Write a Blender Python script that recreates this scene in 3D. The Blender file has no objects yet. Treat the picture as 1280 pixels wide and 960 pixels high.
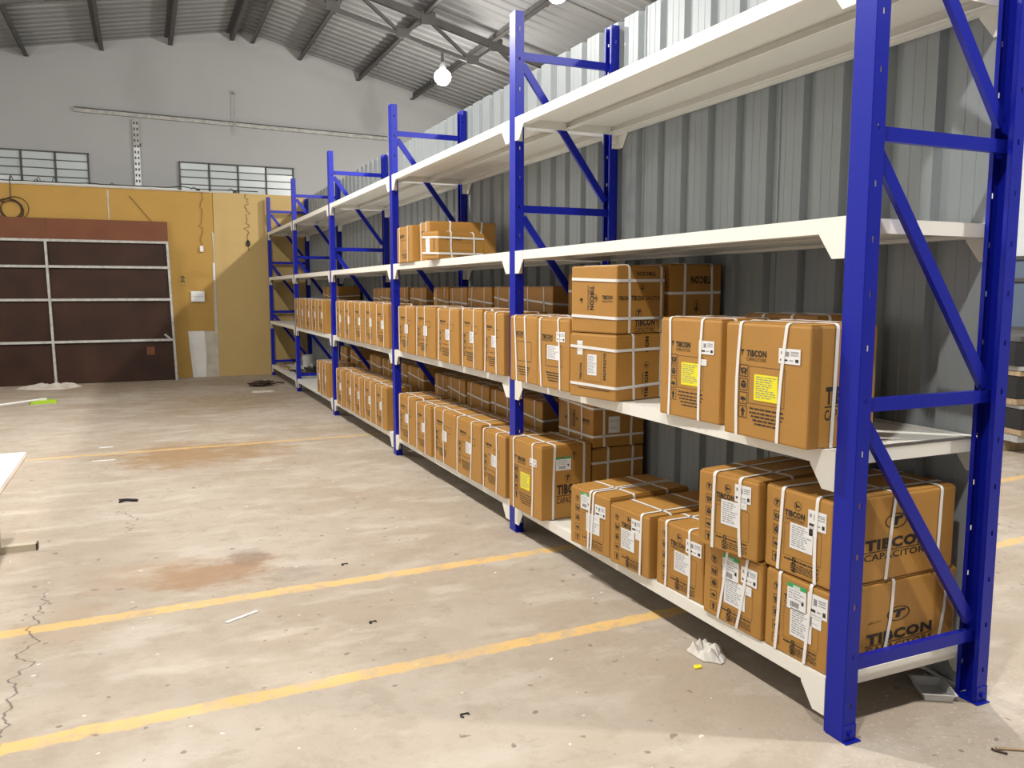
import bpy, bmesh, math, random
from mathutils import Vector, Matrix, noise
random.seed(7)
S = bpy.context.scene
COL = S.collection

# ---------------------------------------------------------------- camera
CAM = Vector((-1.8722, -1.7507, 1.3621)); PITCH, YAW, FPX = .1131, .4213, 1025.65
cd = bpy.data.cameras.new('camera'); cam = bpy.data.objects.new('camera', cd); COL.objects.link(cam)
cd.sensor_fit = 'HORIZONTAL'; cd.sensor_width = 36.0; cd.lens = FPX/1280*36.0; cd.clip_start = .05
cam.location = CAM; cam.rotation_euler = (math.pi/2-PITCH, 0, -YAW)
S.camera = cam
# ---------------------------------------------------------------- world, lamps, exposure
W = bpy.data.worlds.new('world'); S.world = W; W.use_nodes = True
W.node_tree.nodes['Background'].inputs[0].default_value = (.6, .7, .8, 1)
W.node_tree.nodes['Background'].inputs[1].default_value = .15
S.view_settings.view_transform = 'Standard'; S.view_settings.look = 'None'
S.view_settings.gamma = 1; S.view_settings.use_curve_mapping = False
S.view_settings.exposure = 0.0
S.cycles.diffuse_bounces = 2
LAMP_WATT, REFLECTOR_WATT = 165.0, 80.0
LAMP_COLOR = (1.0, .97, .92)
LAMPS = [(2.0, 9.2, 4.25), (2.0, 5.8, 4.29), (2.0, 2.3, 4.29), (2.0, -1.2, 4.29),
         (-1.7, 5.75, 4.2), (-1.7, 2.3, 4.2), (-1.7, -1.1, 4.2), (-4.5, 8.9, 3.4)]

# ---------------------------------------------------------------- materials
def new_mat(name, color, rough=.6, metal=0., bump=0., bscale=40., var=0., vscale=6., spec=.5):
    m = bpy.data.materials.new(name); m.use_nodes = True
    nt = m.node_tree; b = nt.nodes['Principled BSDF']
    b.inputs['Base Color'].default_value = (*color, 1); b.inputs['Roughness'].default_value = rough
    b.inputs['Metallic'].default_value = metal; b.inputs['Specular IOR Level'].default_value = spec
    if var or bump:
        tc = nt.nodes.new('ShaderNodeTexCoord')
    if var:
        n = nt.nodes.new('ShaderNodeTexNoise'); n.inputs['Scale'].default_value = vscale; n.inputs['Detail'].default_value = 5
        nt.links.new(tc.outputs['Object'], n.inputs['Vector'])
        mp = nt.nodes.new('ShaderNodeMapRange'); mp.inputs[1].default_value = .3; mp.inputs[2].default_value = .7
        mp.inputs[3].default_value = 1-var; mp.inputs[4].default_value = 1+var
        nt.links.new(n.outputs['Fac'], mp.inputs[0])
        mx = nt.nodes.new('ShaderNodeVectorMath'); mx.operation = 'SCALE'; mx.inputs[0].default_value = color
        nt.links.new(mp.outputs[0], mx.inputs['Scale']); nt.links.new(mx.outputs[0], b.inputs['Base Color'])
    if bump:
        n2 = nt.nodes.new('ShaderNodeTexNoise'); n2.inputs['Scale'].default_value = bscale; n2.inputs['Detail'].default_value = 4
        nt.links.new(tc.outputs['Object'], n2.inputs['Vector'])
        bp = nt.nodes.new('ShaderNodeBump'); bp.inputs['Strength'].default_value = bump; bp.inputs['Distance'].default_value = .01
        nt.links.new(n2.outputs['Fac'], bp.inputs['Height']); nt.links.new(bp.outputs[0], b.inputs['Normal'])
    return m
M = {}
M['blue'] = new_mat('blue_paint', (.006, .013, .32), .36, bump=.03, bscale=60, spec=.3)
M['cream'] = new_mat('cream_paint', (.85, .83, .76), .38, bump=.02, bscale=30)
M['card'] = new_mat('cardboard', (.43, .213, .043), .55, bump=.10, bscale=30, var=.07, vscale=4)
M['ink'] = new_mat('print_ink', (.025, .018, .014), .7)
M['inkred'] = new_mat('red_ink', (.5, .03, .02), .7)
M['strap'] = new_mat('strap_plastic', (.82, .80, .77), .35)
M['paper'] = new_mat('white_paper', (.80, .80, .80), .6)
M['yellow'] = new_mat('yellow_paper', (.85, .76, .02), .6)
M['green'] = new_mat('green_paper', (.03, .36, .10), .6)
M['greyink'] = new_mat('grey_ink', (.25, .25, .27), .7)
M['corr'] = new_mat('painted_sheet', (.29, .315, .325), .40, var=.03, vscale=1.5)
M['roof'] = new_mat('roof_sheet', (.27, .27, .268), .45, metal=.0, var=.06, vscale=1.2)
M['steel'] = new_mat('dark_steel', (.085, .08, .075), .6, var=.15, vscale=8)
M['galv'] = new_mat('galvanised_steel', (.55, .56, .56), .45, metal=.35, var=.2, vscale=20)
M['left_paint'] = new_mat('bright_plaster_wall', (.62, .62, .61), .9, var=.05, vscale=.8)
M['white_wall'] = new_mat('white_plaster', (.43, .43, .425), .9, bump=.08, bscale=12, var=.04, vscale=.8)
M['ochre'] = new_mat('ochre_plaster', (.455, .27, .066), .85, bump=.06, bscale=25, var=.07, vscale=1.2)
M['pale_ochre'] = new_mat('pale_ochre_board', (.51, .355, .14), .8, var=.04, vscale=2)
M['patch'] = new_mat('white_patch', (.72, .71, .68), .9, var=.06, vscale=5)
M['greypatch'] = new_mat('grey_plaster', (.50, .45, .37), .9, var=.15, vscale=8)
M['brown'] = new_mat('brown_plywood', (.036, .0145, .0075), .55, var=.35, vscale=2.2, spec=.2)
M['brown2'] = new_mat('red_brown_board', (.165, .060, .026), .55, var=.12, vscale=3, spec=.2)
M['angle'] = new_mat('grey_angle_iron', (.42, .41, .38), .5, var=.25, vscale=14)
M['glass'] = new_mat('frosted_glass', (.56, .61, .61), .25)
M['black'] = new_mat('black_plastic', (.012, .012, .013), .4)
M['wire'] = new_mat('brown_wire', (.05, .028, .015), .6)
M['plastic_white'] = new_mat('white_plastic', (.75, .75, .72), .4)
M['cloth'] = new_mat('grubby_cloth', (.56, .50, .43), .95, bump=.1, bscale=60)
M['scrap'] = new_mat('scrap_paper', (.66, .62, .56), .8)
M['lime'] = new_mat('lime_plastic', (.40, .62, .03), .4)
M['table'] = new_mat('white_laminate', (.80, .79, .77), .35)
M['leg'] = new_mat('grubby_cream_laminate', (.50, .44, .33), .5, var=.1, vscale=5)
M['wood'] = new_mat('raw_wood', (.42, .30, .18), .7, var=.25, vscale=18)
M['board_edge'] = new_mat('board_edge', (.36, .24, .15), .7)
M['dark'] = new_mat('dark_steel_section', (.018, .018, .02), .4)
M['white_panel'] = new_mat('white_panel', (.80, .83, .84), .5)
M['blueglass'] = new_mat('grey_blue_glass', (.16, .20, .27), .2)
M['bulb'] = bpy.data.materials.new('lamp_glow'); M['bulb'].use_nodes = True
_b = M['bulb'].node_tree.nodes['Principled BSDF']
_b.inputs['Emission Color'].default_value = (1, .98, .95, 1); _b.inputs['Emission Strength'].default_value = 30
M['clear'] = bpy.data.materials.new('clear_plastic'); M['clear'].use_nodes = True
_b = M['clear'].node_tree.nodes['Principled BSDF']
_b.inputs['Base Color'].default_value = (.9, .9, .88, 1); _b.inputs['Roughness'].default_value = .18
_b.inputs['Transmission Weight'].default_value = .4; _b.inputs['IOR'].default_value = 1.15

# ---- floor material
def floor_material():
    m = bpy.data.materials.new('worn_concrete'); m.use_nodes = True
    nt = m.node_tree; L = nt.links; b = nt.nodes['Principled BSDF']
    geo = nt.nodes.new('ShaderNodeTexCoord'); POS = geo.outputs['Object']
    sep = nt.nodes.new('ShaderNodeSeparateXYZ'); L.new(POS, sep.inputs[0]); X, Y = sep.outputs[0], sep.outputs[1]
    def mt(op, a, c=None, d=None, clamp=False):
        n = nt.nodes.new('ShaderNodeMath'); n.operation = op; n.use_clamp = clamp
        for i, v in enumerate((a, c, d)):
            if v is None: continue
            if isinstance(v, (int, float)): n.inputs[i].default_value = v
            else: L.new(v, n.inputs[i])
        return n.outputs[0]
    def nz(scale, detail=5, rough=.55, vec=None, stretch=None):
        n = nt.nodes.new('ShaderNodeTexNoise'); n.inputs['Scale'].default_value = scale
        n.inputs['Detail'].default_value = detail; n.inputs['Roughness'].default_value = rough
        if stretch:
            mp = nt.nodes.new('ShaderNodeMapping'); mp.inputs['Scale'].default_value = stretch
            L.new(POS, mp.inputs[0]); L.new(mp.outputs[0], n.inputs['Vector'])
        else: L.new(POS, n.inputs['Vector'])
        return n.outputs['Fac']
    def rng(v, a, c, lo=0., hi=1.):
        n = nt.nodes.new('ShaderNodeMapRange'); n.interpolation_type = 'SMOOTHSTEP'
        L.new(v, n.inputs[0])
        for i, q in enumerate((a, c, lo, hi)): n.inputs[i+1].default_value = q
        return n.outputs[0]
    def mix(f, A, B):
        n = nt.nodes.new('ShaderNodeMix'); n.data_type = 'RGBA'
        if isinstance(f, float): n.inputs[0].default_value = f
        else: L.new(f, n.inputs[0])
        for i, v in ((6, A), (7, B)):
            if isinstance(v, tuple): n.inputs[i].default_value = (*v, 1)
            else: L.new(v, n.inputs[i])
        return n.outputs[2]
    scuff = nz(5, 10, .75, stretch=(1, 1.8, 1))
    n1 = nz(.9, 6, .6); n2 = nz(7, 6, .65); n3 = nz(55, 4, .6); n4 = nz(2.2, 5, .6, stretch=(1, 2.2, 1))
    col = mix(rng(n1, .36, .64), (.40, .325, .25), (.48, .415, .34))
    col = mix(mt('MULTIPLY', rng(n2, .48, .64), .5), col, (.37, .305, .235))
    col = mix(mt('MULTIPLY', rng(n4, .50, .66), .55), col, (.57, .51, .435))
    col = mix(mt('MULTIPLY', rng(n3, .60, .72), .35), col, (.30, .25, .20))
    sp = nz(23, 2, .4); col = mix(rng(sp, .74, .765), col, (.70, .66, .60))
    sp2 = nz(19, 2, .4, stretch=(1, 1.02, 1.3)); col = mix(mt('MULTIPLY', rng(sp2, .70, .74), .8), col, (.20, .165, .13))
    col = mix(mt('MULTIPLY', rng(scuff, .56, .70), .55), col, (.30, .25, .20))
    # brown stains
    wob = mt('MULTIPLY', mt('SUBTRACT', nz(3.4, 9, .72, stretch=(1, 1.5, 1)), .5), 2.8)
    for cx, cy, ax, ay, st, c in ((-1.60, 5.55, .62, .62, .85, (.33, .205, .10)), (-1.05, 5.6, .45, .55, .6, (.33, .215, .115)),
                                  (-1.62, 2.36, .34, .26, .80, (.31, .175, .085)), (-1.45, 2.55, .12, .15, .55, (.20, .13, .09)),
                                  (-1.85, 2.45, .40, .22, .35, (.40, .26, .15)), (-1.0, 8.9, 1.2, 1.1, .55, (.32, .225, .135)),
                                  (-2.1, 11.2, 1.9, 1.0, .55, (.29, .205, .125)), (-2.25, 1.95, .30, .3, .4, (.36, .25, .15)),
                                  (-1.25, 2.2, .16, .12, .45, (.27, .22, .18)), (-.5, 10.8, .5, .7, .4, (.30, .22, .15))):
        dx = mt('DIVIDE', mt('SUBTRACT', X, cx), ax); dy = mt('DIVIDE', mt('SUBTRACT', Y, cy), ay)
        r = mt('SQRT', mt('ADD', mt('MULTIPLY', dx, dx), mt('MULTIPLY', dy, dy)))
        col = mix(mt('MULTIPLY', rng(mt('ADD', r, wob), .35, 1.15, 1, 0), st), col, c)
    # yellow lane lines
    edge = mt('MULTIPLY', mt('SUBTRACT', nz(16, 5, .6), .5), .05)
    wear = rng(nz(9, 6, .7), .36, .52); big = rng(nz(1.3, 3), .30, .50)
    for c, k, w, st in ((1.045, .026, .040, .86), (2.010, .027, .042, .8), (5.845, .008, .040, .6)):
        d = mt('ABSOLUTE', mt('SUBTRACT', mt('SUBTRACT', Y, mt('MULTIPLY', X, k)), c))
        f = rng(mt('ADD', d, edge), w-.012, w+.006, 1, 0)
        f = mt('MULTIPLY', mt('MULTIPLY', f, st), mt('MULTIPLY', mt('ADD', mt('MULTIPLY', wear, .6), .4), mt('ADD', mt('MULTIPLY', big, .45), .55)))
        col = mix(f, col, (.78, .50, .17))
    # cracks
    for cx, ya, yb, amp, fr in ((-2.335, .9, 2.5, .13, 1.7), (-2.0, 3.1, 3.9, .35, 1.2)):
        n = nt.nodes.new('ShaderNodeTexNoise'); n.noise_dimensions = '1D'; n.inputs['Detail'].default_value = 2.5
        L.new(mt('MULTIPLY', Y, fr), n.inputs['W'])
        off = mt('MULTIPLY', mt('SUBTRACT', n.outputs['Fac'], .5), amp)
        d = mt('ABSOLUTE', mt('SUBTRACT', mt('SUBTRACT', X, cx), off))
        f = mt('MULTIPLY', rng(d, .0015, .006, 1, 0), mt('MULTIPLY', rng(Y, ya, ya+.2), rng(Y, yb-.2, yb, 1, 0)))
        col = mix(mt('MULTIPLY', f, .8), col, (.12, .095, .08))
    # white plaster spatter by the near post
    dx = mt('DIVIDE', mt('SUBTRACT', X, .45), .7); dy = mt('DIVIDE', mt('SUBTRACT', Y, -.1), .45)
    r = mt('SQRT', mt('ADD', mt('MULTIPLY', dx, dx), mt('MULTIPLY', dy, dy)))
    sp = mt('MULTIPLY', rng(nz(62, 3, .5), .62, .66), rng(r, .6, 1.1, 1, 0)); col = mix(mt('MULTIPLY', sp, .5), col, (.64, .60, .55))
    L.new(col, b.inputs['Base Color'])
    L.new(rng(n2, .3, .7, .50, .72), b.inputs['Roughness'])
    b.inputs['Specular IOR Level'].default_value = .35
    bp = nt.nodes.new('ShaderNodeBump'); bp.inputs['Strength'].default_value = .25; bp.inputs['Distance'].default_value = .01
    L.new(mt('ADD', n3, n2), bp.inputs['Height']); L.new(bp.outputs[0], b.inputs['Normal'])
    return m
M['floor'] = floor_material()

# ---------------------------------------------------------------- mesh helpers
class MB:
    def __init__(s): s.v = []; s.f = []; s.m = []; s.mats = []
    def mi(s, mat):
        if mat not in s.mats: s.mats.append(mat)
        return s.mats.index(mat)
    def add(s, vs, fs, mat=None, T=None):
        o = len(s.v); k = s.mi(mat) if mat else 0
        s.v += [tuple(T @ Vector(p)) if T else tuple(p) for p in vs]
        s.f += [tuple(i+o for i in f) for f in fs]; s.m += [k]*len(fs)
    def box(s, x0, x1, y0, y1, z0, z1, mat=None, T=None):
        s.add([(x0,y0,z0),(x1,y0,z0),(x1,y1,z0),(x0,y1,z0),(x0,y0,z1),(x1,y0,z1),(x1,y1,z1),(x0,y1,z1)],
              [(0,3,2,1),(4,5,6,7),(0,1,5,4),(1,2,6,5),(2,3,7,6),(3,0,4,7)], mat, T)
    def bar(s, a, b, w, h, mat=None, up=(0,0,1)):
        a, b = Vector(a), Vector(b); d = (b-a); L = d.length; d.normalize(); up = Vector(up)
        if abs(d.dot(up)) > .99: up = Vector((1,0,0))
        r = d.cross(up).normalized(); u = r.cross(d)
        T = Matrix((( *r, ), ( *d, ), ( *u, ))).transposed().to_4x4(); T.translation = a
        s.box(-w/2, w/2, 0, L, -h/2, h/2, mat, T)
    def prism(s, pts, a0, a1, axis='x', mat=None, T=None):   # pts: 2-D outline
        n = len(pts)
        def q(p, a): return {'x': (a, p[0], p[1]), 'y': (p[0], a, p[1]), 'z': (p[0], p[1], a)}[axis]
        s.add([q(p, a0) for p in pts]+[q(p, a1) for p in pts],
              [tuple(range(n-1,-1,-1)), tuple(range(n, 2*n))]+[(i, (i+1)%n, n+(i+1)%n, n+i) for i in range(n)], mat, T)
    def tube(s, pts, r, n=6, mat=None, cap=True):
        pts = [Vector(p) for p in pts]; vs = []; fs = []; u = None
        for i, p in enumerate(pts):
            d = (pts[min(i+1, len(pts)-1)]-pts[max(i-1, 0)]).normalized()
            if u is None: u = d.orthogonal().normalized()
            u = (u-d*u.dot(d)); u = u.normalized() if u.length > 1e-6 else d.orthogonal().normalized()
            w = d.cross(u); rr = r[i] if isinstance(r, (list, tuple)) else r
            vs += [tuple(p+(u*math.cos(2*math.pi*k/n)+w*math.sin(2*math.pi*k/n))*rr) for k in range(n)]
        for i in range(len(pts)-1):
            fs += [(i*n+k, i*n+(k+1)%n, (i+1)*n+(k+1)%n, (i+1)*n+k) for k in range(n)]
        if cap: fs += [tuple(range(n-1,-1,-1)), tuple((len(pts)-1)*n+k for k in range(n))]
        s.add(vs, fs, mat)
    def lathe(s, prof, n=16, mat=None, T=None):
        vs = [(r*math.cos(2*math.pi*k/n), r*math.sin(2*math.pi*k/n), z) for r, z in prof for k in range(n)]
        fs = [(i*n+k, i*n+(k+1)%n, (i+1)*n+(k+1)%n, (i+1)*n+k) for i in range(len(prof)-1) for k in range(n)]
        fs += [tuple(range(n-1,-1,-1)), tuple((len(prof)-1)*n+k for k in range(n))]
        s.add(vs, fs, mat, T)
    def mesh(s, name, mat=None, smooth=False):
        me = bpy.data.meshes.new(name); me.from_pydata(s.v, [], s.f)
        mats = s.mats or ([mat] if mat else [])
        for q in mats: me.materials.append(q)
        if s.mats: me.polygons.foreach_set('material_index', s.m)
        if smooth: me.polygons.foreach_set('use_smooth', [True]*len(me.polygons))
        me.update(); return me
def link(name, me, parent=None, loc=(0,0,0), rot=(0,0,0), scale=(1,1,1)):
    o = bpy.data.objects.new(name, me); COL.objects.link(o)
    o.location = loc; o.rotation_euler = rot; o.scale = scale
    if parent: o.parent = parent
    return o
def build(mb, name, mat=None, parent=None, smooth=False, **kw):
    return link(name, mb.mesh(name, mat, smooth), parent, **kw)
def tag(o, label, cat, group=None):
    o['label'] = label; o['category'] = cat
    if group: o['group'] = group
    return o
def thing(name, label, cat, loc=(0,0,0), rz=0, group=None):
    o = bpy.data.objects.new(name, None); COL.objects.link(o); o.location = loc; o.rotation_euler = (0,0,rz)
    o.empty_display_size = .1
    return tag(o, label, cat, group)
def struct(o): o['kind'] = 'structure'; return o
def struct_empty(name, loc=(0,0,0)):
    o = bpy.data.objects.new(name, None); COL.objects.link(o); o.location = loc; return struct(o)
def child(o, label): o['label'] = label; return o

# ---------------------------------------------------------------- SETTING
XW, YN, XR = -5.2, -6.0, 7.0           # left wall, near wall, right wall
YG, RX, RZ, SL, SR = 13.0, -.17, 5.62, .196, .239
def roof_z(x): return RZ - (SL*(RX-x) if x < RX else SR*(x-RX))
mb = MB(); mb.box(XW-.2, XR+.2, YN-.2, YG+.2, -.15, 0); struct(build(mb, 'floor', M['floor']))
mb = MB(); mb.prism([(XW-.2, 0), (XR+.2, 0), (XR+.2, roof_z(XR)+.03), (RX, RZ+.04), (XW-.2, roof_z(XW)+.03)], YG, YG+.2, 'y')
wall_back = struct(build(mb, 'wall_back', M['white_wall']))
mb = MB(); mb.prism([(XW-.2, 0), (XR+.2, 0), (XR+.2, roof_z(XR)+.03), (RX, RZ+.04), (XW-.2, roof_z(XW)+.03)], YN-.2, YN, 'y')
struct(build(mb, 'wall_front', M['white_wall']))
mb = MB(); mb.box(XW-.2, XW, YN, YG, 0, roof_z(XW)); struct(build(mb, 'wall_left', M['left_paint']))
# right wall beyond the partition: white panel over a strip of grey-blue glazing
mb = MB(); mb.box(XR, XR+.2, YN, YG, 0, roof_z(XR)); wr = struct(build(mb, 'wall_right', M['white_panel']))
win = struct_empty('window_3', (XR, 4.3, 0))
mb = MB(); mb.box(-.06, 0, -2.2, 2.2, .95, 1.72); build(mb, 'pane', M['blueglass'], win)
for z in (.93, 1.46, 1.70):
    mb = MB(); mb.box(-.10, -.06, -2.25, 2.25, z, z+.04); build(mb, 'frame_rail', M['steel'], win)

# roof: corrugated sheets, purlins, trusses
ceiling = struct_empty('ceiling', (0, 0, 0))
def corr_sheet(length, width, pitch, depth, flat):
    """trapezoid sheet: ribs run along local x (0..length), profile across y, z up"""
    mb = MB(); n = int(round(width/pitch)); prof = []
    for i in range(n):
        y = i*pitch; prof += [(y, 0), (y+pitch*flat, 0), (y+pitch*(flat+.12), depth), (y+pitch*.88, depth)]
    prof.append((n*pitch, 0))
    vs = [(0, y, z) for y, z in prof]+[(length, y, z) for y, z in prof]; k = len(prof)
    mb.add(vs, [(i, i+1, k+i+1, k+i) for i in range(k-1)]); return mb
wid = 1.02
sheetR = corr_sheet((XR+.2-RX)*math.hypot(1, SR), wid, .204, -.020, .58).mesh('roof_sheet', M['roof'])
sheetL = corr_sheet((RX-XW+.2)*math.hypot(1, SL), wid, .204, -.020, .58).mesh('roof_sheet', M['roof'])
y = YN-.2
while y < YG+.2:
    link('roof_sheet', sheetR, ceiling, (RX, y, RZ+.035), (0, math.atan(SR), 0))
    o = link('roof_sheet', sheetL, ceiling, (RX, y+wid, RZ+.035), (0, math.atan(SL), math.pi))
    y += wid
PUR = [.02, .789, 1.79, 2.77, 3.77, 4.77, 5.77, 6.7, -.356, -1.30, -2.30, -3.33, -4.33, -5.33, -6.33, -7.3]
for x in PUR:
    mb = MB(); z = roof_z(x)-.002; sg = 1 if x > RX else -1
    mb.box(x-.004, x+.004, YN, YG, z-.12, z); mb.box(min(x, x+.06*sg), max(x, x+.06*sg), YN, YG, z-.006, z)
    mb.box(min(x, x-.06*sg), max(x, x-.06*sg), YN, YG, z-.12, z-.112)
    build(mb, 'purlin', M['steel'], ceiling)
for x, ya in ((1.79, 0), (2.77, 0), (.789, 0)):       # cleats on the purlins at every truss are hung from tie rods
    for yy in (10.4, 7.6, 4.2, 11.9):
        mb = MB(); z = roof_z(x); mb.box(x-.03, x+.03, yy-.02, yy+.02, z-.12, z-.02); build(mb, 'purlin_cleat', M['steel'], ceiling)
mb = MB(); mb.tube([(RX+.9, 10.4, roof_z(.75)-.04), (3.9, 10.4, roof_z(3.9)-.04)], .008, 5); build(mb, 'sag_rod', M['steel'], ceiling)
mb = MB(); mb.tube([(RX+.9, 7.4, roof_z(.75)-.04), (3.9, 7.4, roof_z(3.9)-.04)], .008, 5); build(mb, 'sag_rod', M['steel'], ceiling)
for ty in (9.2, 5.75, 2.3, -1.2, -4.7):
    for a, b in ((RX, XR), (RX, XW)):
        mb = MB(); mb.bar((a, ty, roof_z(a)-.165), (b, ty, roof_z(b)-.165), .07, .09); build(mb, 'truss_chord', M['steel'], ceiling)
        mb = MB(); mb.bar((a, ty, roof_z(a)-.50), (b, ty, roof_z(b)-.50), .05, .05); build(mb, 'truss_chord', M['steel'], ceiling)
    for side in (1, -1):
        ps = sorted([p for p in PUR if (p > RX) == (side > 0)], key=lambda p: abs(p-RX))
        for i in range(len(ps)-1):
            if abs(ps[i]) > 5: continue
            mid = ps[i]*.35+ps[i+1]*.65 if side > 0 else ps[i]*.5+ps[i+1]*.5
            for q in (ps[i], ps[i+1]):
                mb = MB(); mb.bar((q, ty, roof_z(q)-.165), (mid, ty, roof_z(mid)-.49), .035, .04)
                build(mb, 'truss_web', M['steel'], ceiling)
            mb = MB(); mb.box(ps[i+1]-.10, ps[i+1]+.10, ty-.05, ty-.038, roof_z(ps[i+1])-.25, roof_z(ps[i+1])-.08); build(mb, 'gusset_plate', M['steel'], ceiling)
            mb = MB(); mb.box(mid-.09, mid+.09, ty-.035, ty-.025, roof_z(mid)-.54, roof_z(mid)-.42); build(mb, 'gusset_plate', M['steel'], ceiling)

# corrugated partition behind the racks
wall_part = struct_empty('wall_partition', (0, 0, 0))
sheetP = MB(); pit = .21; NP = 5
prof = []
for i in range(NP):
    y0 = i*pit
    prof += [(y0, .03), (y0+.045, .03), (y0+.0465, .0315), (y0+.048, .03), (y0+.094, .03), (y0+.0955, .0315), (y0+.097, .03), (y0+.142, .03), (y0+.156, 0), (y0+.196, 0)]
    if i == NP-1: prof.insert(-3, (y0+.125, .03)); prof.insert(-3, (y0+.127, .036)); prof.insert(-3, (y0+.131, .03))
prof.append((NP*pit, .03)); kk = len(prof)
sheetP.add([(-d, y, 0) for y, d in prof]+[(-d, y, 2.868) for y, d in prof], [(i, i+1, kk+i+1, kk+i) for i in range(kk-1)])
sheetP = sheetP.mesh('wall_sheet', M['corr'])
y = .10
while y < 12.0:
    o = link('wall_sheet', sheetP, wall_part, (.678, y, random.uniform(-.004, .004)))
    y += NP*pit
mb = MB(); mb.box(.70, .74, .1, 12.1, 2.74, 2.80); mb.box(.70, .74, .1, 12.1, 1.4, 1.46); mb.box(.70, .74, .1, 12.1, .1, .16)
build(mb, 'girt', M['steel'], wall_part)
for yy in (1.6, 3.1, 6.1, 9.1, 11.9):
    mb = MB(); mb.box(.74, .80, yy-.03, yy+.03, 0, 2.86); build(mb, 'partition_post', M['steel'], wall_part)

# yellow back partition
YB = 12.12
wall_y = struct_empty('wall_yellow', (0, 0, 0))
mb = MB(); mb.box(XW, -.80, YB, YB+.12, 0, 2.885); build(mb, 'plaster_face', M['ochre'], wall_y)
mb = MB(); mb.box(-.795, .83, YB-.012, YB+.108, 0, 2.895)
child(build(mb, 'wall_board', M['pale_ochre'], wall_y), 'paler yellow board at the right end')
mb = MB(); mb.prism([(-.845, .0), (-.797, .0), (-.797, 2.25), (-.83, 2.30), (-.815, 1.9), (-.84, 1.2)], YB-.008, YB, 'y'); build(mb, 'filler_strip', M['greypatch'], wall_y)
mb = MB(); mb.box(-.835, -.80, YB-.012, YB-.004, 1.53, 1.80); build(mb, 'patch', M['patch'], wall_y)
mb = MB(); mb.prism([(-1.19, 0), (-1.00, .0), (-.985, .35), (-1.0, .73), (-1.24, .73), (-1.22, .4)], YB-.006, YB, 'y')
child(build(mb, 'patch', M['patch'], wall_y), 'white painted patch at the foot')
mb = MB(); mb.prism([(-1.00, 0), (-.845, .0), (-.84, .72), (-1.0, .73), (-.985, .35)], YB-.005, YB, 'y'); build(mb, 'patch', M['greypatch'], wall_y)
mb = MB(); mb.prism([(-2.28, 2.40), (-2.265, 2.40), (-2.26, 2.86), (-2.285, 2.86)], YB-.005, YB, 'y'); build(mb, 'patch', M['greypatch'], wall_y)
mb = MB(); mb.box(XW, -.6, YB-.02, YB+.14, 2.885, 2.905); build(mb, 'capping', M['greypatch'], wall_y)
# floor dirt line rubble at the foot of the patch is left in the floor material

# gable windows
def gable_window(n, x0, x1, z0, z1, cols):
    w = struct_empty('window_%d' % n, ((x0+x1)/2, YG, z0))
    hw = (x1-x0)/2; h = z1-z0; rows = 5; cw = 2*hw/cols
    for i in range(cols+1):
        mb = MB(); xx = -hw+i*cw; mb.box(xx-.009, xx+.009, -.05, 0, 0, h); build(mb, 'mullion', M['steel'], w)
    for z in (0, h):
        mb = MB(); mb.box(-hw-.014, hw+.014, -.05, 0, z-.010, z+.010); build(mb, 'frame_rail', M['steel'], w)
    pm = MB(); pm.box(.016, cw-.016, -.022, -.012, .010, h/rows-.006); pm = pm.mesh('pane', M['glass'])
    gm = MB(); gm.box(0, 2*hw, -.034, -.008, -.004, .004); gm = gm.mesh('glazing_bar', M['steel'])
    for r in range(rows):
        if r: link('glazing_bar', gm, w, (-hw, 0, h*r/rows))
        for c in range(cols): link('pane', pm, w, (-hw+c*cw, 0, h*r/rows), (math.radians(random.uniform(-7, 2)), 0, 0))
gable_window(1, -4.38, -2.545, 2.86, 3.49, 4)
gable_window(2, -1.22, .598, 2.86, 3.45, 4)

# ---------------------------------------------------------------- lamps
def lamp(x, y, z, label, power=1.):
    t = thing('pendant_lamp', label, 'lamp', (x, y, z), group='pendant lamps under the roof')
    top = roof_z(x)-(.52 if abs(x) < 4 else .05)-z
    mb = MB(); mb.box(-.015, .015, -.015, .015, .16, top); build(mb, 'rod', M['steel'], t)
    mb = MB(); mb.lathe([(.03, .20), (.04, .18), (.045, .12), (.045, .09)], 14); build(mb, 'housing', M['galv'], t, smooth=True)
    mb = MB(); mb.lathe([(.02, .10), (.07, .09), (.105, .05), (.115, .0), (.10, -.05), (.06, -.09), (.02, -.105)], 18); build(mb, 'bulb', M['bulb'], t, smooth=True)  # bulb widened so its shape takes in the glare around the lamp
    ld = bpy.data.lights.new('lamp_light', 'POINT'); ld.shadow_soft_size = .06; ld.energy = LAMP_WATT*power; ld.color = LAMP_COLOR
    lo = bpy.data.objects.new('lamp_light', ld); COL.objects.link(lo); lo.location = (0, 0, -.17); lo.parent = t
    ld = bpy.data.lights.new('reflector_light', 'AREA'); ld.shape = 'DISK'; ld.size = .14; ld.energy = REFLECTOR_WATT*power; ld.color = LAMP_COLOR
    lo = bpy.data.objects.new('reflector_light', ld); COL.objects.link(lo); lo.location = (0, 0, -.13); lo.parent = t
LL = ['glaring lamp hung on a rod under the farthest roof truss', 'lamp above the grey partition at the top edge, second from the far wall',
      'third lamp from the far wall in the row over the grey partition', 'lamp over the right side behind the viewpoint',
      'farthest lamp of the row over the open floor', 'middle lamp of the row over the open floor', 'nearest lamp of the row over the open floor', 'lamp at the far left in front of the yellow wall']
for p, l in zip(LAMPS, LL): lamp(*p, l, .25 if p[0] < -4 else .72 if p[0] < 0 and p[1] < 0 else 1.)

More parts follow.
